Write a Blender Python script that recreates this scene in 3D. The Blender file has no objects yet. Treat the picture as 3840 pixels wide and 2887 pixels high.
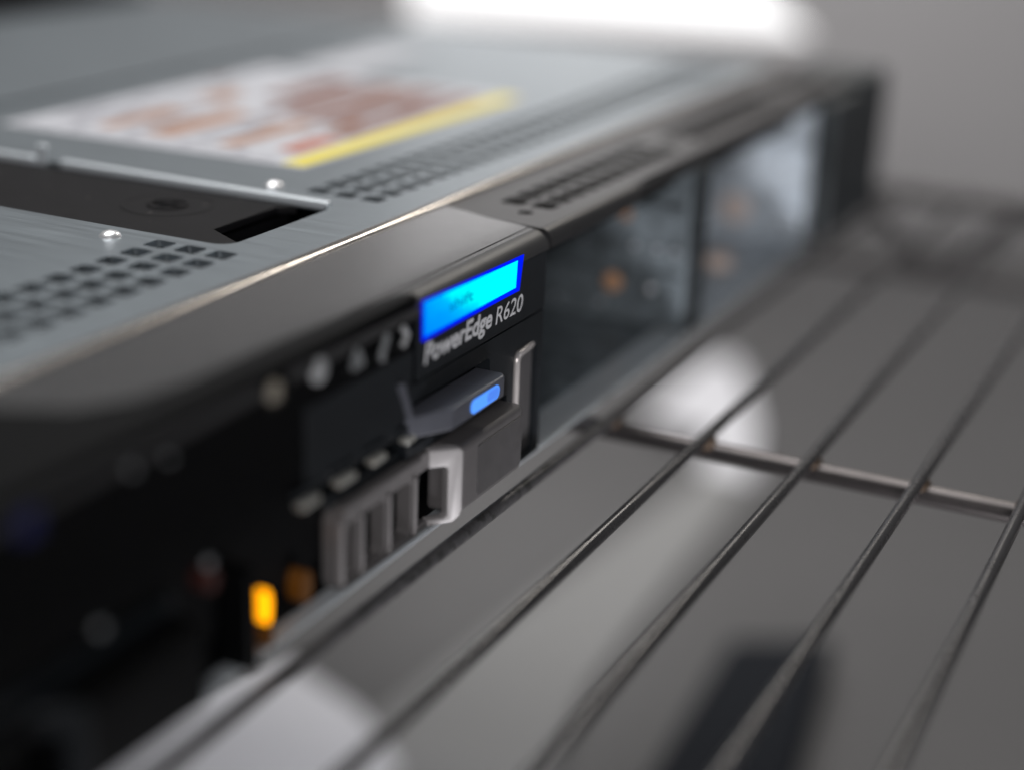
import bpy, bmesh, math, random
from mathutils import Vector, Matrix
random.seed(7)
S = 0.001                                  # everything below is written in millimetres
scene = bpy.context.scene
COL = scene.collection

# ------------------------------------------------------------------ camera
cam_data = bpy.data.cameras.new('camera')
cam = bpy.data.objects.new('camera', cam_data)
COL.objects.link(cam)
Rw = ((0.44, -0.897, 0.037), (-0.287, -0.179, -0.941), (0.851, 0.403, -0.336))
fwd = Vector(Rw[2]).normalized()
right = (Vector(Rw[0]) - fwd * Vector(Rw[0]).dot(fwd)).normalized()
down = fwd.cross(right)
m = Matrix((right, -down, -fwd)).transposed().to_4x4()
m.translation = Vector((-260.6, -117.4, 71.8)) * S
cam.matrix_world = m
cam_data.sensor_width = 36
cam_data.lens = 57.7
cam_data.clip_start = 0.01
cam_data.clip_end = 50
cam_data.dof.use_dof = True
cam_data.dof.focus_distance = 0.2825
cam_data.dof.aperture_fstop = 4.2
cam_data.dof.aperture_blades = 0
scene.camera = cam

# ------------------------------------------------------------------ world and lamps
world = bpy.data.worlds.new('World')
scene.world = world
world.use_nodes = True
nt = world.node_tree
bg = nt.nodes['Background']
bg.inputs['Color'].default_value = (0.86, 0.93, 1.0, 1)
bg.inputs['Strength'].default_value = 0.06


def lamp(name, loc, target, size, power, color=(1, 1, 1), sy=None):
    d = bpy.data.lights.new(name, 'AREA')
    d.energy = power
    d.color = color
    d.size = size * S
    if sy:
        d.shape = 'RECTANGLE'
        d.size_y = sy * S
    o = bpy.data.objects.new(name, d)
    o.location = Vector(loc) * S
    o.rotation_euler = (Vector(target) - Vector(loc)).to_track_quat('-Z', 'Y').to_euler()
    COL.objects.link(o)
    return o


lamp('ceiling_lamp', (250, 450, 1200), (250, 250, 0), 1300, 20.0, (1, 0.98, 0.96), 700)
lamp('side_lamp', (640, 40, 460), (-20, 25, 0), 130, 0.9, (1, 0.94, 0.85))
lamp('wall_fill', (820, 430, 330), (1100, 420, 150), 120, 0.7, (1, 0.99, 1.0))  # added fill: a light pool on the wall for the bezel to mirror
lamp('left_lamp', (-520, -260, 190), (60, 0, -20), 150, 1.45, (1, 0.96, 0.95))
lamp('under_fill', (-60, -125, -170), (160, 150, -250), 60, 0.75, (1, 0.98, 1.0))  # added fill for the white patches below the shelf, no real fixture
lamp('wire_glint_fill', (65, -159, 65), (-105, -12, -45), 46, 0.02, (1, 0.98, 1.0))  # added, unseen: only puts a highlight on the near wire ends

scene.view_settings.view_transform = 'Standard'
scene.view_settings.look = 'None'
scene.view_settings.exposure = 0
scene.view_settings.gamma = 1
scene.view_settings.use_curve_mapping = False
try:
    scene.cycles.use_denoising = True
    scene.cycles.denoiser = 'OPENIMAGEDENOISE'
except Exception:
    pass


# ------------------------------------------------------------------ materials
def mat(name, color, rough=0.5, metal=0.0, emit=None, strength=0, noise=0.0, nscale=200, bump=0.0,
        bscale=600, spec=0.5, stretch=(1, 1, 1), rvar=0.0, speck=None, speck_amt=0.62, speck_scale=500, coat=0.0):
    mt = bpy.data.materials.new(name)
    mt.use_nodes = True
    n = mt.node_tree.nodes
    l = mt.node_tree.links
    b = n['Principled BSDF']
    b.inputs['Base Color'].default_value = (*color, 1)
    b.inputs['Roughness'].default_value = rough
    b.inputs['Metallic'].default_value = metal
    b.inputs['Specular IOR Level'].default_value = spec
    b.inputs['Coat Weight'].default_value = coat
    if emit:
        b.inputs['Emission Color'].default_value = (*emit, 1)
        b.inputs['Emission Strength'].default_value = strength
    tc = n.new('ShaderNodeTexCoord')
    mp = n.new('ShaderNodeMapping')
    mp.inputs['Scale'].default_value = stretch
    l.new(tc.outputs['Object'], mp.inputs['Vector'])
    last = None
    if noise or rvar:
        tx = n.new('ShaderNodeTexNoise')
        tx.inputs['Scale'].default_value = nscale
        tx.inputs['Detail'].default_value = 6
        tx.inputs['Roughness'].default_value = 0.65
        l.new(mp.outputs['Vector'], tx.inputs['Vector'])
        if noise:
            rp = n.new('ShaderNodeMapRange')
            rp.inputs['From Min'].default_value = 0.25
            rp.inputs['From Max'].default_value = 0.75
            rp.inputs['To Min'].default_value = 1 - noise
            rp.inputs['To Max'].default_value = 1 + noise
            l.new(tx.outputs['Fac'], rp.inputs['Value'])
            mx = n.new('ShaderNodeMix')
            mx.data_type = 'RGBA'
            mx.blend_type = 'MULTIPLY'
            mx.inputs[0].default_value = 1
            mx.inputs[6].default_value = (*color, 1)
            l.new(rp.outputs['Result'], mx.inputs[7])
            last = mx.outputs[2]
        if rvar:
            rr = n.new('ShaderNodeMapRange')
            rr.inputs['From Min'].default_value = 0.3
            rr.inputs['From Max'].default_value = 0.7
            rr.inputs['To Min'].default_value = max(0.02, rough - rvar)
            rr.inputs['To Max'].default_value = rough + rvar
            l.new(tx.outputs['Fac'], rr.inputs['Value'])
            l.new(rr.outputs['Result'], b.inputs['Roughness'])
    if speck:
        vo = n.new('ShaderNodeTexNoise')
        vo.inputs['Scale'].default_value = speck_scale
        vo.inputs['Detail'].default_value = 3
        l.new(tc.outputs['Object'], vo.inputs['Vector'])
        cr = n.new('ShaderNodeMapRange')
        cr.inputs['From Min'].default_value = speck_amt
        cr.inputs['From Max'].default_value = speck_amt + 0.08
        l.new(vo.outputs['Fac'], cr.inputs['Value'])
        m2 = n.new('ShaderNodeMix')
        m2.data_type = 'RGBA'
        l.new(cr.outputs['Result'], m2.inputs[0])
        if last:
            l.new(last, m2.inputs[6])
        else:
            m2.inputs[6].default_value = (*color, 1)
        m2.inputs[7].default_value = (*speck, 1)
        last = m2.outputs[2]
    if last:
        l.new(last, b.inputs['Base Color'])
    if bump:
        tb = n.new('ShaderNodeTexNoise')
        tb.inputs['Scale'].default_value = bscale
        tb.inputs['Detail'].default_value = 4
        l.new(mp.outputs['Vector'], tb.inputs['Vector'])
        bp = n.new('ShaderNodeBump')
        bp.inputs['Strength'].default_value = bump
        bp.inputs['Distance'].default_value = 0.0002
        l.new(tb.outputs['Fac'], bp.inputs['Height'])
        l.new(bp.outputs['Normal'], b.inputs['Normal'])
    return mt


M = {}
M['galv'] = mat('galvanised_steel', (0.315, 0.355, 0.385), 0.36, 0.9, noise=0.02, nscale=700, stretch=(1, 0.05, 1), bump=0.05, bscale=900, rvar=0.05)
M['bezel_vent'] = mat('vented_bezel_paint', (0.06, 0.058, 0.058), 0.36, 0.7, noise=0.1, nscale=300)
M['ear'] = mat('ear_slate_plastic', (0.022, 0.028, 0.032), 0.5, 0, noise=0.3, nscale=60)
M['roll'] = mat('rolled_steel_edge', (0.36, 0.335, 0.315), 0.24, 0.9, noise=0.15, nscale=500, bump=0.08, bscale=1500)
M['nose'] = mat('bezel_nose_shaded', (0.05, 0.05, 0.052), 0.45, 0.5, noise=0.08, nscale=300)  # bezel paint darkened at the nose, its dark reflection put into the colour
M['galv_edge'] = mat('bare_steel_edge', (0.62, 0.67, 0.71), 0.35, 0.35)
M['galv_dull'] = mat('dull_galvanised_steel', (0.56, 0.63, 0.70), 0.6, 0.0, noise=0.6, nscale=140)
M['bay_dark'] = mat('bay_steel_shaded', (0.15, 0.178, 0.198), 0.5, 0.2, noise=0.7, nscale=200)  # bay steel with the shade of the first bay put into its colour
M['bezel'] = mat('bezel_dark_paint', (0.24, 0.238, 0.24), 0.23, 0.85, noise=0.08, nscale=300, bump=0.06, bscale=2500,
                 speck=(0.2, 0.2, 0.2), speck_amt=0.72, speck_scale=260)
M['black'] = mat('black_plastic', (0.0022, 0.0024, 0.0028), 0.5, 0, noise=0.3, nscale=300, bump=0.12, bscale=3000, spec=0.06)
M['panel'] = mat('blue_black_plastic', (0.008, 0.010, 0.0125), 0.45, 0, spec=0.3, noise=0.2, nscale=300, bump=0.1, bscale=3000,
                 speck=(0.12, 0.12, 0.12), speck_amt=0.70, speck_scale=900)
M['latchplate'] = mat('latch_plate_plastic', (0.007, 0.0066, 0.0078), 0.6, 0, spec=0.12, noise=0.25, nscale=150, bump=0.12,
                      bscale=2200, speck=(0.10, 0.09, 0.09), speck_amt=0.69, speck_scale=420)
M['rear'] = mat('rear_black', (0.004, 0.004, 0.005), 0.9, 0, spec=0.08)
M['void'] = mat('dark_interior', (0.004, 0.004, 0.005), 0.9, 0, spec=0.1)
M['carrier'] = mat('carrier_grey_paint', (0.165, 0.158, 0.16), 0.4, 0.35, noise=0.08, nscale=300, bump=0.06, bscale=3000)
M['carrier_dark'] = mat('carrier_paint_shaded', (0.11, 0.105, 0.107), 0.4, 0.3, noise=0.1, nscale=300, bump=0.06, bscale=3000,  # same carrier paint, darkened for the shade on the front block
                        speck=(0.3, 0.3, 0.3), speck_amt=0.74, speck_scale=500)
M['carrier_lit'] = mat('carrier_paint_lit', (0.34, 0.33, 0.335), 0.48, 0.15, noise=0.05, nscale=300, bump=0.04, bscale=3000)  # same carrier paint, lightened for the light falling on the facet
M['inset'] = mat('carrier_dark_inset', (0.06, 0.058, 0.06), 0.45, 0.1, noise=0.15, nscale=300, bump=0.1, bscale=3000,
                 speck=(0.2, 0.2, 0.2), speck_amt=0.73, speck_scale=700)
M['chrome'] = mat('bright_trim', (0.72, 0.68, 0.67), 0.26, 0.6)
M['rivet'] = mat('polished_rivet', (0.95, 0.95, 0.97), 0.3, 0.75)
M['lip'] = mat('bay_lip_paint', (0.035, 0.035, 0.037), 0.4, 0.5, noise=0.2, nscale=200)
M['latch'] = mat('latch_grey_plastic', (0.085, 0.09, 0.11), 0.38, 0.1, noise=0.1, nscale=400, bump=0.08, bscale=3000)
M['tab'] = mat('steel_tab', (0.62, 0.62, 0.58), 0.3, 0.7)
M['mark'] = mat('pale_print', (0.30, 0.31, 0.32), 0.6)
M['mark_dim'] = mat('dim_print', (0.16, 0.17, 0.18), 0.6)
M['letter'] = mat('logo_print', (0.50, 0.51, 0.53), 0.55, noise=0.15, nscale=800)
M['amber'] = mat('amber_lamp', (0.9, 0.4, 0.0), 0.4, emit=(1.0, 0.35, 0.0), strength=2.3)
M['amber_dim'] = mat('amber_lens_and_glint', (0.05, 0.02, 0.004), 0.4, emit=(1.0, 0.35, 0.02), strength=0.03)  # also colours the painted reflection under the lit amber lamp
M['red_dim'] = mat('red_lens', (0.035, 0.006, 0.004), 0.5)
M['blueport'] = mat('blue_port_plastic', (0.004, 0.006, 0.07), 0.5)
M['copper'] = mat('copper_screw', (0.75, 0.42, 0.24), 0.45, 0.2)
M['copper_dull'] = mat('dull_copper_screw', (0.3, 0.17, 0.1), 0.5, 0.3)
M['pink'] = mat('pale_copper', (0.85, 0.70, 0.63), 0.5, 0.0)
M['screw'] = mat('steel_screw', (0.5, 0.52, 0.55), 0.3, 0.8)
M['pill'] = mat('blue_light_window', (0.05, 0.15, 0.5), 0.4, emit=(0.075, 0.30, 1.0), strength=1.0)
M['pill2'] = mat('blue_light_dimmer', (0.05, 0.15, 0.5), 0.4, emit=(0.06, 0.19, 0.72), strength=0.9)
M['scr_edge'] = mat('screen_border', (0, 0.0, 0.02), 0.3, spec=0.0, emit=(0.0, 0.012, 1.0), strength=1.0)
M['white'] = mat('label_white', (0.52, 0.53, 0.57), 0.5, noise=0.12, nscale=160)
M['yellow'] = mat('label_yellow', (0.78, 0.66, 0.06), 0.45)
M['red'] = mat('label_red', (0.44, 0.13, 0.07), 0.5)
M['brown'] = mat('label_brown', (0.22, 0.11, 0.09), 0.5)
M['orange'] = mat('label_tan', (0.38, 0.20, 0.125), 0.5)
M['grey_print'] = mat('label_grey', (0.30, 0.30, 0.34), 0.5)
M['wire'] = mat('shelf_wire_chrome', (0.080, 0.079, 0.082), 0.27, 0.8, noise=0.12, nscale=120, rvar=0.06)
M['wire_old'] = mat('shelf_wire_worn', (0.10, 0.098, 0.102), 0.42, 0.6, noise=0.4, nscale=500, bump=0.5, bscale=900,
                    speck=(0.05, 0.05, 0.05), speck_amt=0.55, speck_scale=420)
M['wire_bright'] = mat('cross_wire_chrome', (0.085, 0.078, 0.078), 0.34, 0.85, noise=0.2, nscale=120)
M['weld'] = mat('browned_weld', (0.10, 0.068, 0.045), 0.5, 0.5, noise=0.4, nscale=900)
M['truss'] = mat('truss_dark_chrome', (0.05, 0.047, 0.048), 0.45, 0.4)
M['table'] = mat('grey_tabletop', (0.090, 0.0885, 0.0895), 0.42, noise=0.06, nscale=8)
M['strip'] = mat('painted_streak_grey', (0.25, 0.25, 0.25), 0.6)  # pale tone of the light streak on the table
M['glint'] = mat('painted_glint_white', (0.74, 0.74, 0.78), 0.6)  # white of the reflections painted on the table
M['wall'] = mat('wall_paint', (0.40, 0.39, 0.395), 0.8, noise=0.04, nscale=5)
M['darkbox'] = mat('dark_box_plastic', (0.006, 0.008, 0.012), 0.7, spec=0.15)
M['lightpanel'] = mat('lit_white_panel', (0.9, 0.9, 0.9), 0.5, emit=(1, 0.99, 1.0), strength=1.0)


def screen_material():
    mt = bpy.data.materials.new('lit_screen')
    mt.use_nodes = True
    n, l = mt.node_tree.nodes, mt.node_tree.links
    b = n['Principled BSDF']
    b.inputs['Base Color'].default_value = (0, 0.0, 0.02, 1)
    b.inputs['Specular IOR Level'].default_value = 0.0
    b.inputs['Roughness'].default_value = 0.25
    tc = n.new('ShaderNodeTexCoord')
    sep = n.new('ShaderNodeSeparateXYZ')
    l.new(tc.outputs['Object'], sep.inputs[0])
    nz = n.new('ShaderNodeTexNoise')
    nz.inputs['Scale'].default_value = 260
    nz.inputs['Detail'].default_value = 5
    l.new(tc.outputs['Object'], nz.inputs['Vector'])
    # u: 0 at the left end, 1 at the right end; low rows of the panel stay darker
    a = n.new('ShaderNodeMath'); a.operation = 'MULTIPLY_ADD'
    l.new(sep.outputs['X'], a.inputs[0]); a.inputs[1].default_value = 1 / 0.033; a.inputs[2].default_value = 0.0459 / 0.033
    z = n.new('ShaderNodeMath'); z.operation = 'MULTIPLY_ADD'
    l.new(sep.outputs['Z'], z.inputs[0]); z.inputs[1].default_value = 0.065 / 0.001; z.inputs[2].default_value = 0.0049 * 75
    s = n.new('ShaderNodeMath'); s.operation = 'ADD'
    l.new(a.outputs[0], s.inputs[0]); l.new(z.outputs[0], s.inputs[1])
    q = n.new('ShaderNodeMath'); q.operation = 'MULTIPLY_ADD'
    l.new(nz.outputs['Fac'], q.inputs[0]); q.inputs[1].default_value = 0.28; l.new(s.outputs[0], q.inputs[2])
    cr = n.new('ShaderNodeValToRGB')
    e = cr.color_ramp.elements
    e[0].position = 0.0; e[0].color = (0.0, 0.26, 1.0, 1)
    e[1].position = 1.0; e[1].color = (0.0, 1.0, 1.0, 1)
    for p, c in ((0.30, (0.0, 0.36, 1.0, 1)), (0.46, (0.0, 0.50, 1.0, 1)), (0.60, (0.0, 1.0, 1.0, 1))):
        x = e.new(p); x.color = c
    l.new(q.outputs[0], cr.inputs[0])
    l.new(cr.outputs['Color'], b.inputs['Emission Color'])
    b.inputs['Emission Strength'].default_value = 1.0
    return mt


M['screen'] = screen_material()


# ------------------------------------------------------------------ mesh helpers
def V(*p):
    return Vector(p) * S


def add_box(bm, x0, x1, y0, y1, z0, z1, bev=0.0, seg=2, mi=0):
    t = bmesh.new()
    vs = [t.verts.new(V(x, y, z)) for x in (x0, x1) for y in (y0, y1) for z in (z0, z1)]
    for f in ((0, 1, 3, 2), (4, 6, 7, 5), (0, 4, 5, 1), (2, 3, 7, 6), (0, 2, 6, 4), (1, 5, 7, 3)):
        t.faces.new([vs[i] for i in f])
    bmesh.ops.recalc_face_normals(t, faces=t.faces)
    if bev:
        bmesh.ops.bevel(t, geom=list(t.edges), offset=bev * S, segments=seg, affect='EDGES', profile=0.5)
    merge(bm, t, mi)


def merge(bm, t, mi=0):
    mp = {}
    for v in t.verts:
        mp[v] = bm.verts.new(v.co)
    for f in t.faces:
        try:
            g = bm.faces.new([mp[v] for v in f.verts])
            g.material_index = mi if mi else f.material_index
            g.smooth = f.smooth
        except ValueError:
            pass
    t.free()


def add_prism(bm, pts, axis, a, b, bev=0.0, seg=2, mi=0):
    """pts: 2D outline; axis 'z' -> (x,y), 'y' -> (x,z), 'x' -> (y,z)."""
    t = bmesh.new()
    def P(p, h):
        return {'z': V(p[0], p[1], h), 'y': V(p[0], h, p[1]), 'x': V(h, p[0], p[1])}[axis]
    lo = [t.verts.new(P(p, a)) for p in pts]
    hi = [t.verts.new(P(p, b)) for p in pts]
    n = len(pts)
    t.faces.new(lo)
    t.faces.new(hi[::-1])
    for i in range(n):
        t.faces.new((lo[i], hi[i], hi[(i + 1) % n], lo[(i + 1) % n]))
    bmesh.ops.recalc_face_normals(t, faces=t.faces)
    if bev:
        bmesh.ops.bevel(t, geom=list(t.edges), offset=bev * S, segments=seg, affect='EDGES', profile=0.5)
    merge(bm, t, mi)


def add_tube(bm, path, r, n=14, mi=0):
    t = bmesh.new()
    pts = [Vector(p) for p in path]
    rings = []
    up = Vector((0, 0, 1))
    d0 = (pts[1] - pts[0]).normalized()
    if abs(d0.dot(up)) > 0.95:
        up = Vector((0, 1, 0))
    a = d0.cross(up).normalized()
    for i, p in enumerate(pts):
        d = ((pts[min(i + 1, len(pts) - 1)] - pts[max(i - 1, 0)])).normalized()
        a = (a - d * a.dot(d)).normalized()
        b = d.cross(a)
        rings.append([t.verts.new((p + (a * math.cos(2 * math.pi * k / n) + b * math.sin(2 * math.pi * k / n)) * r) * S) for k in range(n)])
    for i in range(len(rings) - 1):
        for k in range(n):
            f = t.faces.new((rings[i][k], rings[i][(k + 1) % n], rings[i + 1][(k + 1) % n], rings[i + 1][k]))
            f.smooth = True
    t.faces.new(rings[0][::-1])
    t.faces.new(rings[-1])
    bmesh.ops.recalc_face_normals(t, faces=t.faces)
    merge(bm, t, mi)


def add_lathe(bm, prof, center, axis='z', n=24, mi=0):
    """prof: (radius, height) list; revolve round the axis through center."""
    t = bmesh.new()
    c = Vector(center)
    rings = []
    for r, h in prof:
        ring = []
        for k in range(n):
            ca, sa = math.cos(2 * math.pi * k / n) * r, math.sin(2 * math.pi * k / n) * r
            o = {'z': Vector((ca, sa, h)), 'y': Vector((ca, -h, sa)), 'x': Vector((-h, ca, sa))}[axis]
            ring.append(t.verts.new((c + o) * S))
        rings.append(ring)
    for i in range(len(rings) - 1):
        for k in range(n):
            f = t.faces.new((rings[i][k], rings[i][(k + 1) % n], rings[i + 1][(k + 1) % n], rings[i + 1][k]))
            f.smooth = True
    t.faces.new(rings[0][::-1])
    t.faces.new(rings[-1])
    bmesh.ops.recalc_face_normals(t, faces=t.faces)
    merge(bm, t, mi)


def plate_with_holes(bm, outer, holes, axis, a, b, mi=0, walls=True):
    """flat plate between heights a (seen side) and b with real holes cut through."""
    t = bmesh.new()
    def P(p, h):
        return {'z': V(p[0], p[1], h), 'y': V(p[0], h, p[1])}[axis]
    edges, loops = [], []
    for lp in [outer] + holes:
        vs = [t.verts.new(P(p, a)) for p in lp]
        loops.append(vs)
        for i in range(len(vs)):
            edges.append(t.edges.new((vs[i], vs[(i + 1) % len(vs)])))
    bmesh.ops.triangle_fill(t, use_beauty=True, use_dissolve=False, edges=edges)
    off = P((0, 0), b) - P((0, 0), a)
    top = list(t.faces)
    low = {}
    for f in top:
        for v in f.verts:
            if v not in low:
                low[v] = t.verts.new(v.co + off)
    for f in top:
        t.faces.new([low[v] for v in f.verts][::-1])
    for vs in loops:
        for i in range(len(vs)):
            p, q = vs[i], vs[(i + 1) % len(vs)]
            t.faces.new((p, q, low[q], low[p]))
    bmesh.ops.recalc_face_normals(t, faces=t.faces)
    merge(bm, t, mi)


def rrect(x0, x1, y0, y1, r, n=4):
    out = []
    for cx, cy, a0 in ((x1 - r, y1 - r, 0), (x0 + r, y1 - r, 90), (x0 + r, y0 + r, 180), (x1 - r, y0 + r, 270)):
        for k in range(n + 1):
            an = math.radians(a0 + 90 * k / n)
            out.append((cx + r * math.cos(an), cy + r * math.sin(an)))
    return out


def obj(name, bm, mats, parent=None, smooth=None):
    me = bpy.data.meshes.new(name)
    bm.normal_update()
    for e in bm.edges:
        if len(e.link_faces) == 2 and e.calc_face_angle(0) > math.radians(38):
            e.smooth = False
    bm.to_mesh(me)
    bm.free()
    for mm in (mats if isinstance(mats, (list, tuple)) else [mats]):
        me.materials.append(mm)
    o = bpy.data.objects.new(name, me)
    COL.objects.link(o)
    if parent:
        o.parent = parent
        o.matrix_parent_inverse = Matrix.Identity(4)
    return o


def new():
    return bmesh.new()


def boxobj(name, dims, material, parent=None, bev=0.0, seg=2):
    bm = new()
    add_box(bm, *dims, bev=bev, seg=seg)
    return obj(name, bm, material, parent)


def tag(o, label=None, cat=None, group=None, kind=None):
    for k, v in (('label', label), ('category', cat), ('group', group), ('kind', kind)):
        if v:
            o[k] = v
    return o


# ------------------------------------------------------------------ the setting
o = boxobj('tabletop', (-900, 1100, -900, 1600, -275, -250), M['table'])
tag(o, 'plain grey table surface far below the wire shelf', 'tabletop', kind='structure')
o = boxobj('wall', (1100.5, 1130, -900, 1600, -275, 480), M['wall'])
tag(o, 'plain pale grey wall behind the far end of the shelf', 'wall', kind='structure')

# a lit white panel beyond the server's far side
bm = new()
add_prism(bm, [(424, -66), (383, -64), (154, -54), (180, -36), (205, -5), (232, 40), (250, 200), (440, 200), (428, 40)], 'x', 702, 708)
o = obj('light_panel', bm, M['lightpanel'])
tag(o, 'blown-out bright white light panel glowing behind the far side of the server', 'light panel')

# ------------------------------------------------------------------ things and painted glints on the table, seen through the shelf
bm = new()
add_prism(bm, [(120, 36), (298, 48), (319, 12), (120, -16)], 'z', -250, -235, bev=3, seg=3)
o = obj('plastic_box', bm, M['darkbox'])
o.rotation_euler.z = 0.0
tag(o, 'long blurred black plastic box lying on the table below the shelf', 'box')
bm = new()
add_prism(bm, [(150, 70), (150, 152), (200, 145), (499, 121), (491, 97), (252, 88)], 'z', -250, -244)  # flat strip standing in for a streak of light on the table
o = obj('light_streak', bm, M['strip'])
tag(o, 'painted pale grey light streak along the table under the shelf wires', 'streak')
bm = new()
add_prism(bm, [(474, 96), (474, 124), (525, 137), (528, 176), (640, 182), (650, 168), (634, 156), (548, 118)], 'z', -243.5, -242.5)  # flat white patch standing in for a light reflection on the table
o = obj('table_glint', bm, M['glint'])
tag(o, 'small white painted glint beyond the cross wire, at the far end of the grey light streak', 'sheet')
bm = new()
add_prism(bm, [(207, 194), (190, 152), (166, 122), (120, 120), (60, 200), (120, 260)], 'z', -243.5, -242.5)  # second white patch, also a painted reflection
o = obj('table_glint', bm, M['glint'])
tag(o, 'white painted glint on the table under the near lower corner of the server', 'sheet')

# ------------------------------------------------------------------ wire shelf
shelf = bpy.data.objects.new('wire_shelf', None)
COL.objects.link(shelf)
tag(shelf, 'dark chrome wire shelf with parallel rods carrying the server', 'shelf')
WZ, WR = -44.85, 1.22
ys = [-3.3, -23.4, -44.6, -65.5, -84.8, -106, -127, -148, -169] + [18.6 + 21 * k for k in range(12)]
for i, y in enumerate(ys):
    bm = new()
    add_tube(bm, [(-340 + 62 * k, y + random.uniform(-.12, .12), WZ) for k in range(11)], WR, 18)
    obj('wire', bm, M['wire_old'] if i == 0 else M['wire'], shelf)
bm = new()
add_tube(bm, [(29.5, y, WZ - WR - 2.0) for y in (-300, -150, 0, 150, 280)], 2.0, 18)
for y in ys:
    add_lathe(bm, [(0.4, -1.3), (1.9, -0.9), (2.1, 0.3), (1.6, 1.5), (0.4, 1.9)], (29.5 + random.uniform(-.4, .4), y, WZ - 1.9), 'z', 12, mi=1)
obj('cross_wire', bm, [M['wire_bright'], M['weld']], shelf)
bm = new()
add_tube(bm, [(-330, y, WZ - WR - 2.0) for y in (-300, -150, 0, 150, 280)], 2.0, 18)
obj('cross_wire', bm, M['wire_bright'], shelf)
bm = new()
add_tube(bm, [(281, y, WZ - 2) for y in (-300, -150, 0, 150, 280)], 3.2, 16)
add_tube(bm, [(281, y, WZ - 28) for y in (-300, -150, 0, 150, 280)], 3.2, 16)
zz = []
for k in range(0, 59):
    y = -300 + k * 10
    zz.append((281, y, WZ - 15 + 11 * math.sin(k * math.pi / 3)))
add_tube(bm, zz, 2.6, 12)
obj('end_truss', bm, M['truss'], shelf)

# ------------------------------------------------------------------ server
server = bpy.data.objects.new('rack_server', None)
COL.objects.link(server)
tag(server, 'slim black and steel rack server with a lit blue screen, on a wire shelf', 'server')

# lid with real vent holes and the latch cut-out
P615 = 6.15
holes = []
def sq(cx, cy, h=2.15):
    return rrect(cx - h, cx + h, cy - h, cy + h, 0.7, 2)
for r, y in enumerate((49.1, 42.9, 36.8)):
    for k in range(14):
        holes.append(sq(-47.7 - P615 * k, y))
for r, y in enumerate((36.4, 42.3, 48.3)):
    for k in range(33):
        holes.append(sq(0.5 + P615 * k, y))
recess = rrect(-42.6, -9.0, 39.1, 149, 3.5, 5)
lid_outer = [(-212, 26.2), (219, 26.2), (219, 155), (-212, 155)]
bm = new()
plate_with_holes(bm, lid_outer, holes + [recess], 'z', 0.0, -1.2)
# rolled front edge
prof = [(26.2, 0.0)] + [(26.2 - 2.0 * math.sin(a), -1.6 + 1.6 * math.cos(a)) for a in [math.pi / 2 * k / 12 for k in range(1, 13)]] + [(24.2, -2.4), (26.2, -2.4)]
t = new()
add_prism(t, prof, 'x', -212, 219)
for f in t.faces:
    f.smooth = abs(f.normal.x) < 0.5
roll_bm = new()
merge(roll_bm, t)
lid = obj('lid', bm, M['galv'], server)
obj('rolled_edge', roll_bm, M['roll'], lid)
bm = new()
add_box(bm, -9.4, -7.6, 40.5, 103.2, -1.0, 0.75, bev=0.55, seg=4)
add_box(bm, -9.6, -7.8, 109.5, 148.5, -1.2, 0.55, bev=0.5, seg=4)
add_box(bm, -9.4, -8.0, 106.6, 109.2, -1.2, 3.2, bev=0.5, seg=3)
obj('cutout_lip', bm, M['galv_edge'], lid)
bm = new()
plate_with_holes(bm, [(-212, 156), (219, 156), (219, 258), (-212, 258)], [], 'z', 0.5, -1.2)
obj('rear_lid', bm, M['galv'], server)
boxobj('rear_cover', (-212, 219, 259, 690, -42, 3), M['rear'], server, bev=1.5)
for x, y in ((-1.6, 57.5), (-48.2, 59.0)):
    bm = new()
    add_lathe(bm, [(1.9, 0.0), (1.75, 0.35), (1.3, 0.75), (0.6, 0.98), (0.01, 1.03)], (x, y, 0), 'z', 20)
    obj('rivet', bm, M['rivet'], lid)

# warning label on the lid: one printed sheet
bm = new()
def pr(x0, x1, y0, y1, mi, z=0.20):
    add_box(bm, x0, x1, y0, y1, 0.12, z, mi=mi)
add_box(bm, 14.6, 119, 61.2, 140, 0.02, 0.14)
pr(16.2, 117, 62.2, 67.6, 1)
pr(27, 44, 70.5, 76, 2)
pr(46, 112, 70, 76, 3)
pr(58, 114, 79, 90, 3)
pr(62, 112, 93, 104, 3)
pr(80, 112, 107, 116, 3)
pr(24, 56, 84.5, 89.5, 4)
pr(25, 52, 93, 96.5, 5)
pr(25, 57, 102, 109.5, 4)
pr(25, 50, 112, 114, 5)
pr(25, 52, 118, 122.5, 4)
pr(66, 77, 118, 124, 4)
pr(25, 48, 126.5, 129, 5)
pr(25, 60, 133, 135, 5)
pr(17, 18, 70, 138, 5)
for k in range(34):
    yy = random.choice((76.5, 81, 91.5, 98.5, 100, 110.8, 115.6, 124.2, 130.5, 137))
    xx = random.uniform(24, 100)
    pr(xx, xx + random.uniform(6, 20), yy, yy + random.uniform(0.8, 1.6), random.choice((5, 5, 4, 3)), z=0.21 + 0.004 * k)
for k in range(9):
    pr(19.4, 22.8, 72 + 7.2 * k, 75.2 + 7.2 * k, 5 if k % 2 else 0)
label = obj('warning_label', bm, [M['white'], M['yellow'], M['red'], M['brown'], M['orange'], M['grey_print']], server)
label['label'] = 'white lid label with red and brown print and a yellow strip'
bm = new()
add_box(bm, 124, 172, 118, 136, 0.02, 0.14)
o = obj('white_label', bm, M['white'], server)
o['label'] = 'plain small white label beyond the printed one'

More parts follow.
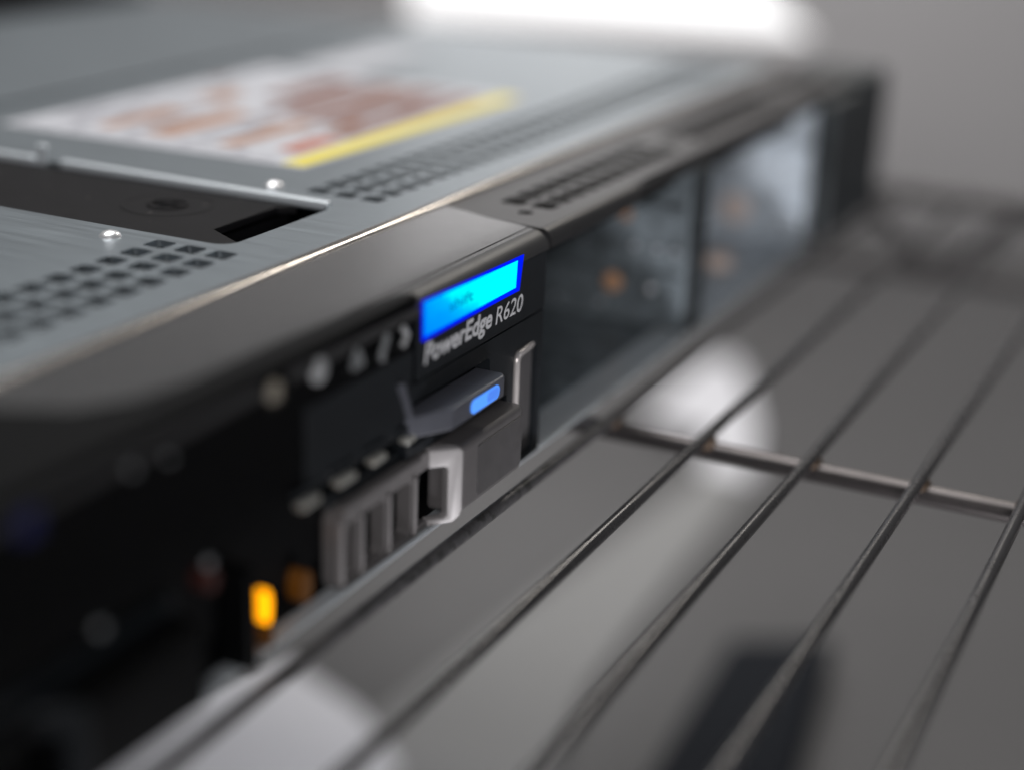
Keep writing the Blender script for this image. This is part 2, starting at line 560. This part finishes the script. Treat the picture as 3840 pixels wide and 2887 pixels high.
# latch plate in the cut-out
bm = new()
zt = -0.9
add_prism(bm, [(-42.2, 149), (-42.2, 41.2), (-40.6, 39.6), (-37.2, 40.4), (-31.7, 49.8), (-11.8, 50.0), (-9.4, 47), (-9.4, 149)], 'z', zt - 1.5, zt, bev=0.25)
latchp = obj('latch_plate', bm, M['latchplate'], server)
bm = new()
ring = [(-22 + 8.4 * math.cos(a), 67 + 8.4 * math.sin(a), zt - 0.10) for a in [2 * math.pi * k / 48 for k in range(49)]]
add_tube(bm, ring, 0.22, 8)
ring = [(-22 + 3.6 * math.cos(a), 67 + 3.6 * math.sin(a), zt + 0.05) for a in [2 * math.pi * k / 32 for k in range(33)]]
add_tube(bm, ring, 0.28, 8)
add_box(bm, -22.7, -21.3, 64.2, 69.8, zt, zt + 0.22, bev=0.1)
obj('lock_ring', bm, M['latchplate'], latchp)
bm = new()
add_box(bm, -24.9, -19.1, 66.3, 67.7, zt - 0.2, zt + 0.05)
add_box(bm, -22.8, -21.2, 64.4, 69.6, zt - 0.2, zt + 0.24)
obj('lock_slot', bm, M['void'], latchp)
# pocket under the finger hole
bm = new()
add_box(bm, -44, -8, 37, 150, -14.5, -13.5)
add_box(bm, -44, -8, 50, 51, -13.5, -3.2)
pocket = obj('latch_pocket', bm, M['void'], server)
bm = new()
for cx in (-27, -18):
    add_lathe(bm, [(4.0, -9.5), (4.0, -6.0), (3.3, -5.0), (0.01, -4.6)], (cx, 43.5, 0), 'z', 18)
obj('latch_stud', bm, M['latch'], pocket)

# what shows through the vent holes: dark inside, a few bright bits near the latch
boxobj('inner_floor', (-211, -1, 8, 680, -42.4, -41.2), M['galv_dull'], server)
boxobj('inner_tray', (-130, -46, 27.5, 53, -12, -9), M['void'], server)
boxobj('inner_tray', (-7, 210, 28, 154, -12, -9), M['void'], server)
bm = new()
for x, y, s in ((-47.2, 48.2, 1.5), (-53.4, 48.6, 1.3), (-48.4, 36.2, 1.4), (-54, 42.4, 1.5), (-60, 36.4, 1.2), (-53.8, 36.4, 1.4)):
    add_lathe(bm, [(s, -4.5), (s, -2.0), (s * 0.7, -1.5), (0.01, -1.35)], (x, y, 0), 'z', 16)
obj('stud_row', bm, M['screw'], server)

# bezel tops (left piece over the screen, right piece over the bays)
def bezel_profile(yb, ztop, r):
    p = [(yb, ztop)]
    for k in range(0, 9):
        a = math.pi / 2 * k / 8
        p.append((r - r * math.sin(a), ztop - r + r * math.cos(a)))
    p += [(0.0, ztop - r - 1.2), (yb, ztop - r - 1.2)]
    return p
def seam_shear(bm, x1):
    # the seam between both pieces runs slightly askew and flares at the back
    for v in bm.verts:
        if abs(v.co.x - x1 * S) < 1e-5:
            v.co.x += (0.02 * v.co.y / S + 0.0085 * (v.co.y / S) ** 2) * S
bm = new()
t = new()
ys_ = bezel_profile(25.6, -0.9, 2.0)
add_prism(t, [(25.6, -0.7), (19, -0.7), (14, -0.7), (11, -0.71), (8.5, -0.73), (6.5, -0.78), (4.9, -0.88)] + [(4.6, -0.90), (4.55, -1.2), (4.35, -1.2), (4.3, -0.95)]
          + [(3.9 - 3.9 * math.sin(a), -4.0 + 3.0 * math.cos(a)) for a in [math.pi / 2 * k / 14 for k in range(0, 15)]]
          + [(0.0, -4.3), (25.6, -4.3)], 'x', -212, 0.8)
seam_shear(t, 0.8)
for f in t.faces:
    f.smooth = True
    if f.calc_center_median().y < 3.4 * S:
        f.material_index = 1
merge(bm, t)
bz = obj('bezel_top', bm, [M['bezel'], M['nose']], server)
bz['label'] = 'solid dark grey top edge over the screen and buttons'
bm = new()
add_prism(bm, [(-212, 24.4), (-120, 24.4), (-118, 19), (-114, 11.5), (-107, 7.4), (-98, 5.9), (-80, 5.2), (-60, 3.8), (-50, 2.6), (-48, 1.2), (-48, -0.12), (-212, -0.12)],
          'z', -2.6, -0.5, bev=0.3, seg=3)
obj('bezel_front_trim', bm, M['black'], server)
bm = new()
ho = []
for r, y in enumerate((15.2, 8.9)):
    for k in range(32):
        cx = 18.0 + 6.35 * k
        if 84 < cx < 100 or 168 < cx < 178 or cx > 214:
            continue
        ho.append(rrect(cx - 2.5, cx + 2.5, y - 2.4, y + 2.4, 0.8, 2))
ho.append(rrect(9.3, 12.3, 8.2, 11.2, 1.4, 4))
seamR = [(1.6 + 0.02 * y + 0.0085 * y * y, y) for y in (2.2, 7, 12, 17, 25.6)]
plate_with_holes(bm, [(219, 2.2)] + [(219, 25.6)] + seamR[::-1], ho, 'z', -0.9, -2.4)
t = new()
add_prism(t, [(2.2 - 2.2 * math.sin(a), -3.1 + 2.2 * math.cos(a)) for a in [math.pi / 2 * k / 8 for k in range(0, 9)]]
          + [(0.0, -4.2), (2.2, -4.2)], 'x', 1.65, 46)
add_prism(t, [(3.6 - 2.2 * math.sin(a), -3.1 + 2.2 * math.cos(a)) for a in [math.pi / 2 * k / 8 for k in range(0, 9)]]
          + [(1.4, -4.2), (3.6, -4.2)], 'x', 50, 219)
add_box(t, 46, 50, 1.0, 3.4, -2.6, -1.2)
for f in t.faces:
    f.smooth = abs(f.normal.x) < 0.5
lip_bm = new()
merge(lip_bm, t)
obj('bay_lip', lip_bm, M['lip'], server)
bzr = obj('vented_bezel_top', bm, M['bezel_vent'], server)
bzr['label'] = 'dark grey top edge with rows of vent holes over the open bays'
boxobj('bezel_underside', (3, 219, 6, 25, -8.5, -6.5), M['void'], server)

# front face left of the open bays
bm = new()
add_box(bm, -212, -47.6, 0.6, 6, -23.2, -3.92)           # button area, slightly set back
add_box(bm, -212, -0.2, 3.0, 8, -42.4, -23.2)            # behind the drive carriers
front = obj('front_face', bm, M['black'], server)
bm = new()
add_box(bm, -47.4, -0.1, 0.0, 6, -15.0, -3.95, bev=0.25)
lcd = obj('screen_module', bm, M['panel'], server)
bm = new()
add_box(bm, -79, -48.4, 0.25, 1.6, -22.6, -9.5, bev=0.3)
obj('blank_panel', bm, M['panel'], server)
# panel below the screen with the tag slot, cut round the slot and the right-hand recess
bm = new()
plate_with_holes(bm, [(-52.5, -15.35), (-0.1, -15.35), (-0.1, -42.6), (-14.5, -42.6), (-14.5, -27.4), (-50.2, -27.4)],
                 [rrect(-49.2, -21.5, -25.6, -18.4, 1.0, 3), rrect(-11.9, -2.2, -41.5, -20.3, 1.6, 4)], 'y', 0.15, 3.0)
obj('slot_panel', bm, M['panel'], server)
# slanted cheek at the left end of that panel
bm = new()
add_prism(bm, [(-53.6, -13.6), (-52.4, -13.6), (-49.0, -20.4), (-50.4, -20.4)], 'y', -0.6, 1.5, bev=0.2)
obj('slot_cheek', bm, M['latch'], server)
boxobj('recess_back', (-11.9, -2.2, 1.2, 2.6, -41.5, -20.3), M['inset'], server)
bm = new()
path = [(-11.5, 0.0, -41.8)] + [(-11.5, -0.15, -30), (-11.5, -0.2, -22.6)]
for k in range(1, 9):
    a = math.pi / 2 * k / 8
    path.append((-11.5 + 1.4 - 1.4 * math.cos(a), -0.2 + 0.02 * k, -22.4 + 1.4 * math.sin(a)))
path += [(-6.5, 0.2, -20.9), (-4.0, 0.6, -21.0)]
add_tube(bm, path, 0.66, 14)
obj('trim_rod', bm, M['chrome'], server)

# screen
bm = new()
add_prism(bm, [(-46.5, -2.95 + 0.9), (-10.1, -2.75), (-11.4, -9.0), (-46.3, -8.75)], 'y', -0.12, -0.02)
border = obj('screen', bm, M['scr_edge'], lcd)
bm = new()
add_prism(bm, [(-45.75, -2.45), (-12.6, -3.3), (-13.0, -8.1), (-45.7, -8.05)], 'y', -0.16, -0.10)
obj('lit_display', bm, M['screen'], border)


def text_mesh(name, body, x0, x1, z0, cap, y, material, parent, bold=0.0, shear=0.0, drop=0.0):
    cu = bpy.data.curves.new(name, 'FONT')
    cu.body = body
    cu.size = 1
    cu.shear = shear
    cu.offset = bold
    cu.resolution_u = 6
    cu.extrude = 0.004
    tmp = bpy.data.objects.new('tmp', cu)
    COL.objects.link(tmp)
    dg = bpy.context.evaluated_depsgraph_get()
    me = bpy.data.meshes.new_from_object(tmp.evaluated_get(dg))
    COL.objects.unlink(tmp)
    bpy.data.objects.remove(tmp)
    me.name = name
    xs = [v.co.x for v in me.vertices]
    lo, hi = min(xs), max(xs)
    capu = 0.70
    for v in me.vertices:
        u = (v.co.x - lo) / (hi - lo)
        v.co = V(x0 + u * (x1 - x0), y - v.co.z * 2.0, z0 + v.co.y / capu * cap - u * drop)
    me.materials.clear()
    me.materials.append(material)
    o = bpy.data.objects.new(name, me)
    COL.objects.link(o)
    o.parent = parent
    return o


M['lcdtext'] = mat('screen_character', (0, 0.0, 0.02), 0.4, spec=0.0, emit=(0.0, 0.16, 0.50), strength=1.0)
text_mesh('lettering', 'PowerEdge', -45.4, -21.6, -12.75, 3.25, -0.03, M['letter'], lcd, bold=0.026, shear=0.18)
text_mesh('lettering', 'R620', -20.3, -9.6, -12.95, 3.05, -0.03, M['letter'], lcd, bold=0.004, shear=0.18)
text_mesh('screen_text', 'shift', -37.5, -29.3, -6.1, 1.75, -0.18, M['lcdtext'], border)

# menu buttons left of the screen
def button(x, z, r, sx=1.0):
    bm = new()
    add_lathe(bm, [(r, -0.1), (r, 0.35), (r * 0.85, 0.6), (0.01, 0.7)], (0, 0, 0), 'y', 24)
    for v in bm.verts:
        v.co.x *= sx
        v.co += V(x, 0.5, z)
    return bm
def stroke(bm, pts, x, z, w=0.55, y=-0.35):
    add_tube(bm, [(x + px, y, z + pz) for px, pz in pts], w, 8)
b = obj('menu_button', button(-75.6, -8.0 + 3.2, 1.9, 1.0), M['mark'], server)
b = obj('menu_button', button(-86.5, -4.3, 2.6, 1.3), M['black'], server)
bm = new(); add_lathe(bm, [(1.6, 0), (1.4, 0.4), (0.01, 0.5)], (-87.5, -0.1, -4.2), 'y', 20)
obj('button_mark', bm, mat('beige_print', (0.22, 0.20, 0.165), 0.6), b)
for x, z, pts, mk in ((-66.4, -5.7, [(-1.2, -1.0), (0, 1.3), (1.2, -1.0), (-1.2, -1.0)], 'mark_dim'),
                      (-58.6, -6.3, [(0.9, 2.0), (-0.9, -0.9), (-0.5, -1.6)], 'mark_dim'),
                      (-52.4, -6.0, [(-0.7, 1.5), (0.7, 0.0), (-0.7, -1.5)], 'mark')):
    b = obj('menu_button', button(x, z, 2.3, 1.1), M['black'], server)
    bm = new(); stroke(bm, pts, x, z)
    obj('button_mark', bm, M[mk], b)

# row of bright steel tabs above the carrier
for x, w in ((-79.2, 2.3), (-69.3, 2.4), (-60.0, 2.0), (-50.4, 1.5)):
    bm = new()
    add_box(bm, x - w, x + w, -0.9, 0.9, -24.1, -22.9, bev=0.4, seg=3)
    obj('vent_tab', bm, M['tab'], server)
    bm = new()
    add_box(bm, x - w - 1.2, x + w + 1.0, -0.2, 0.5, -22.6, -21.0, bev=0.2)
    obj('vent_frame', bm, M['panel'], server)

# tag latch with the lit blue window
bm = new()
add_prism(bm, [(-51.5, 2.0), (-51.2, 0.2), (-43.0, -4.2), (-24.6, -4.2), (-23.3, -3.2), (-23.3, 2.0)], 'z', -23.7, -20.0, bev=0.35, seg=3)
latch = obj('tag_latch', bm, M['latch'], server)
bm = new()
add_prism(bm, rrect(-36.9, -26.6, -23.15, -20.75, 1.15, 6), 'y', -4.32, -4.05)
win = obj('indicator_window', bm, M['pill'], latch)
bm = new()
add_prism(bm, rrect(-31.2, -27.0, -22.9, -21.0, 0.9, 5), 'y', -4.36, -4.30)
obj('indicator_shade', bm, M['pill2'], win)


# hot-swap drive carriers
def carrier(dx, paint='carrier', edge='carrier_lit'):
    root = bpy.data.objects.new('drive_carrier', None)
    COL.objects.link(root)
    root.parent = server
    bm = new()
    slots = [rrect(-68.8, -65.4, -40.6, -31.2, 0.8, 3), rrect(-63.2, -57.2, -40.6, -31.2, 0.8, 3), rrect(-55.0, -49.0, -40.6, -31.2, 0.8, 3)]
    outer = [(-46.6, -28.0), (-46.6, -41.6), (-68.5, -41.9), (-70.5, -41.2), (-71.2, -39.5), (-71.2, -30.5), (-70.6, -28.8), (-69.0, -28.0)]
    plate_with_holes(bm, outer, slots, 'y', 0.0, 2.6)
    # raised rim along the top and bottom, and round ribs
    add_tube(bm, [(-70.5, -0.1, -28.6), (-58, -0.1, -28.5), (-46.6, -0.1, -28.5)], 0.7, 12)
    add_tube(bm, [(-70.2, 0.0, -30), (-70.3, 0.0, -35), (-70.2, 0.0, -40.5)], 0.7, 12)
    for x in (-64.4, -56.1, -48.0):
        add_tube(bm, [(x, -0.15, -40.6), (x, -0.15, -31.0)], 0.5, 10)
        add_lathe(bm, [(0.6, 0), (0.45, 0.4), (0.01, 0.55)], (x, -0.2, -40.7), 'y', 12)
    for v in bm.verts:
        v.co.x += dx * S
    obj('grille', bm, M[paint], root)
    # grey strips above and below the window, then the lit facet round its far end
    bm = new()
    add_box(bm, -46.8, -43.2, -0.05, 2.0, -31.2, -28.0, bev=0.4, seg=3)
    add_box(bm, -46.8, -43.2, -0.05, 2.0, -41.6, -40.3, bev=0.4, seg=3)
    for v in bm.verts:
        v.co.x += dx * S
    obj('grille_end', bm, M[paint], root)
    bm = new()
    A, B = Vector((-43.4, -0.15)), Vector((-38.8, -4.1))
    t = new()
    cs = [(0, -28.0), (0.9, -28.1), (1.0, -28.8), (1.0, -39.4), (0.94, -40.4), (0.75, -41.3), (0, -41.6), (0, -40.4), (0.48, -40.3),
          (0.56, -39.9), (0.56, -31.6), (0.48, -31.2), (0, -31.2)]
    add_prism(t, [(p[0] * 10, p[1]) for p in cs], 'y', 0.0, 2.2, bev=0.42, seg=4)
    for v in t.verts:
        p = A.lerp(B, v.co.x / S / 10)
        v.co = V(p.x + v.co.y / S * 0.55, p.y + v.co.y / S * 0.83, v.co.z / S)
    for f in t.faces:
        f.smooth = True
    merge(bm, t)
    for v in bm.verts:
        v.co.x += dx * S
    obj('release_edge', bm, M[edge], root)
    # raised block to the right
    bm = new()
    add_prism(bm, [(-40.5, 2.0), (-39.0, -4.0), (-16.4, -4.0), (-15.2, -3.0), (-15.2, 2.0)], 'z', -40.0, -28.0, bev=1.0, seg=4)
    for v in bm.verts:
        v.co.x += dx * S
    h = obj('carrier_handle', bm, M['carrier_dark' if paint == 'carrier' else paint], root)
    bm = new()
    add_prism(bm, rrect(-33.5, -16.6, -38.8, -29.6, 0.8, 4), 'y', -4.16, -3.9, bev=0.1)
    for v in bm.verts:
        v.co.x += dx * S
    obj('handle_inset', bm, M['inset' if paint == 'carrier' else paint], h)
    bm = new()
    add_box(bm, -72, -15, 3.2, 5, -41.5, -28)
    for v in bm.verts:
        v.co.x += dx * S
    obj('carrier_back', bm, M['void'], root)
    # body behind the handle top
    bm = new()
    add_box(bm, -72, -15.2, 1.2, 2.8, -28.0, -25.8, bev=0.3)
    for v in bm.verts:
        v.co.x += dx * S
    obj('carrier_rail', bm, M['panel'], root)
    return root


carrier(0)
carrier(-93, 'black', 'panel')

boxobj('glow_stop', (-96.5, -94.0, -1.8, 3.2, -42.2, -27), M['black'], server, bev=0.5)  # added block that keeps the amber glow off the next carrier
# status lamps, with the amber one's painted reflection
def status(x, z, w, h, m_, name='status_spot'):
    bm = new()
    add_prism(bm, [(x + w * math.cos(2 * math.pi * k / 28), z + h * math.sin(2 * math.pi * k / 28)) for k in range(28)], 'y', 0.3, 3.1)
    return obj(name, bm, M[m_], server)
status(-89.0, -35.9, 0.7, 2.6, 'amber')
status(-88.6, -41.0, 0.9, 1.5, 'amber_dim')  # painted reflection of the amber lamp above, not a lamp itself
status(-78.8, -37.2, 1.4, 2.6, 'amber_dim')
status(-101.5, -26.4, 1.2, 1.6, 'red_dim')
boxobj('port_socket', (-136.5, -133.5, -0.5, 1.5, -6.5, -3.4), M['blueport'], server, bev=0.5)
for x, z, r in ((-117, -5.0, 0.6), (-102.4, -23.4, 0.8), (-124, -23, 0.8), (-110, -6.0, 0.5)):
    bm = new()
    add_lathe(bm, [(r, 0), (r * 0.8, 0.5), (0.01, 0.7)], (x, 0.4, z), 'y', 16)
    obj('front_screw', bm, M['mark_dim'], server)

# bottom lip of the chassis
boxobj('chassis_lip', (-212, 219, 0.2, 8, -43.3, -42.3), M['galv_edge'], server, bev=0.15)
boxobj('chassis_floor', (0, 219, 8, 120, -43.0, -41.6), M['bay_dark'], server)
boxobj('chassis_base', (-212, 219, 9, 690, -43.4, -43.02), M['galv_dull'], server)

# open bays: wall with shade in its colour, bright wall, back
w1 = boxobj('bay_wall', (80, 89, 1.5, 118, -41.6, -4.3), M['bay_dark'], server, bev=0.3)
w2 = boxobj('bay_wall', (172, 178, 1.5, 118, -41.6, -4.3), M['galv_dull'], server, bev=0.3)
w2['label'] = 'bright galvanised wall of the farther open bay'
boxobj('bay_divider', (80.5, 89.2, 0.4, 1.3, -42.0, -4.4), M['ear'], server, bev=0.3)
boxobj('bay_back', (0, 219, 118, 120, -41.6, -3), M['void'], server)
bm = new(); add_box(bm, 90, 171, 1, 118, -41.55, -40.9)
o = obj('bay_floor', bm, M['galv_dull'], server)
def screw(x, y, z, r, m_, par):
    bm = new()
    add_lathe(bm, [(r, 0), (r * 0.85, 0.6), (r * 0.4, 0.95), (0.01, 1.0)], (x, y, z), 'x', 18)
    obj('bay_screw', bm, M[m_], par)
screw(80, 19.2, -32.6, 2.3, 'copper', w1)
screw(80, 17, -16.1, 1.5, 'copper_dull', w1)
for y, z in ((14.2, -23.2), (8.7, -23.1), (4.5, -23.4), (27, -23.2), (33.1, -38.5)):
    screw(80, y, z, 0.8, 'screw', w1)
for (y0, y1, z0, z1) in ((2.5, 60, -14.2, -13.2), (2.5, 60, -30.0, -29.0)):
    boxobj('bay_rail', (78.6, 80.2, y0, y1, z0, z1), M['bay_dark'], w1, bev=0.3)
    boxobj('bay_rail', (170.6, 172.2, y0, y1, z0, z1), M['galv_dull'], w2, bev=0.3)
for (y, z, r) in ((10, -33, 1.2), (24, -12, 1.1), (30, -30, 1.0), (22, -38, 1.0), (6, -14, .7)):
    screw(80, y, z, r, 'screw', w1)
screw(172, 20.6, -33.5, 4.2, 'pink', w2)
bm = new()
add_lathe(bm, [(3.6, 0), (3.6, 3.0), (2.6, 3.6), (0.01, 3.8)], (136, 12.5, -41), 'z', 20)
obj('floor_standoff', bm, M['pink'], w2)
for y, z in ((8, -20), (13, -28), (20, -18), (6, -33), (11, -12)):
    screw(172, y, z, 1.0, 'screw', w2)

# right rack ear
bm = new()
add_box(bm, 182, 241, -2.5, 8, -42.8, -3.6, bev=1.2)
add_box(bm, 212, 241, -2.0, 20, -3.6, -0.6, bev=1.0)
obj('rack_ear', bm, M['ear'], server)
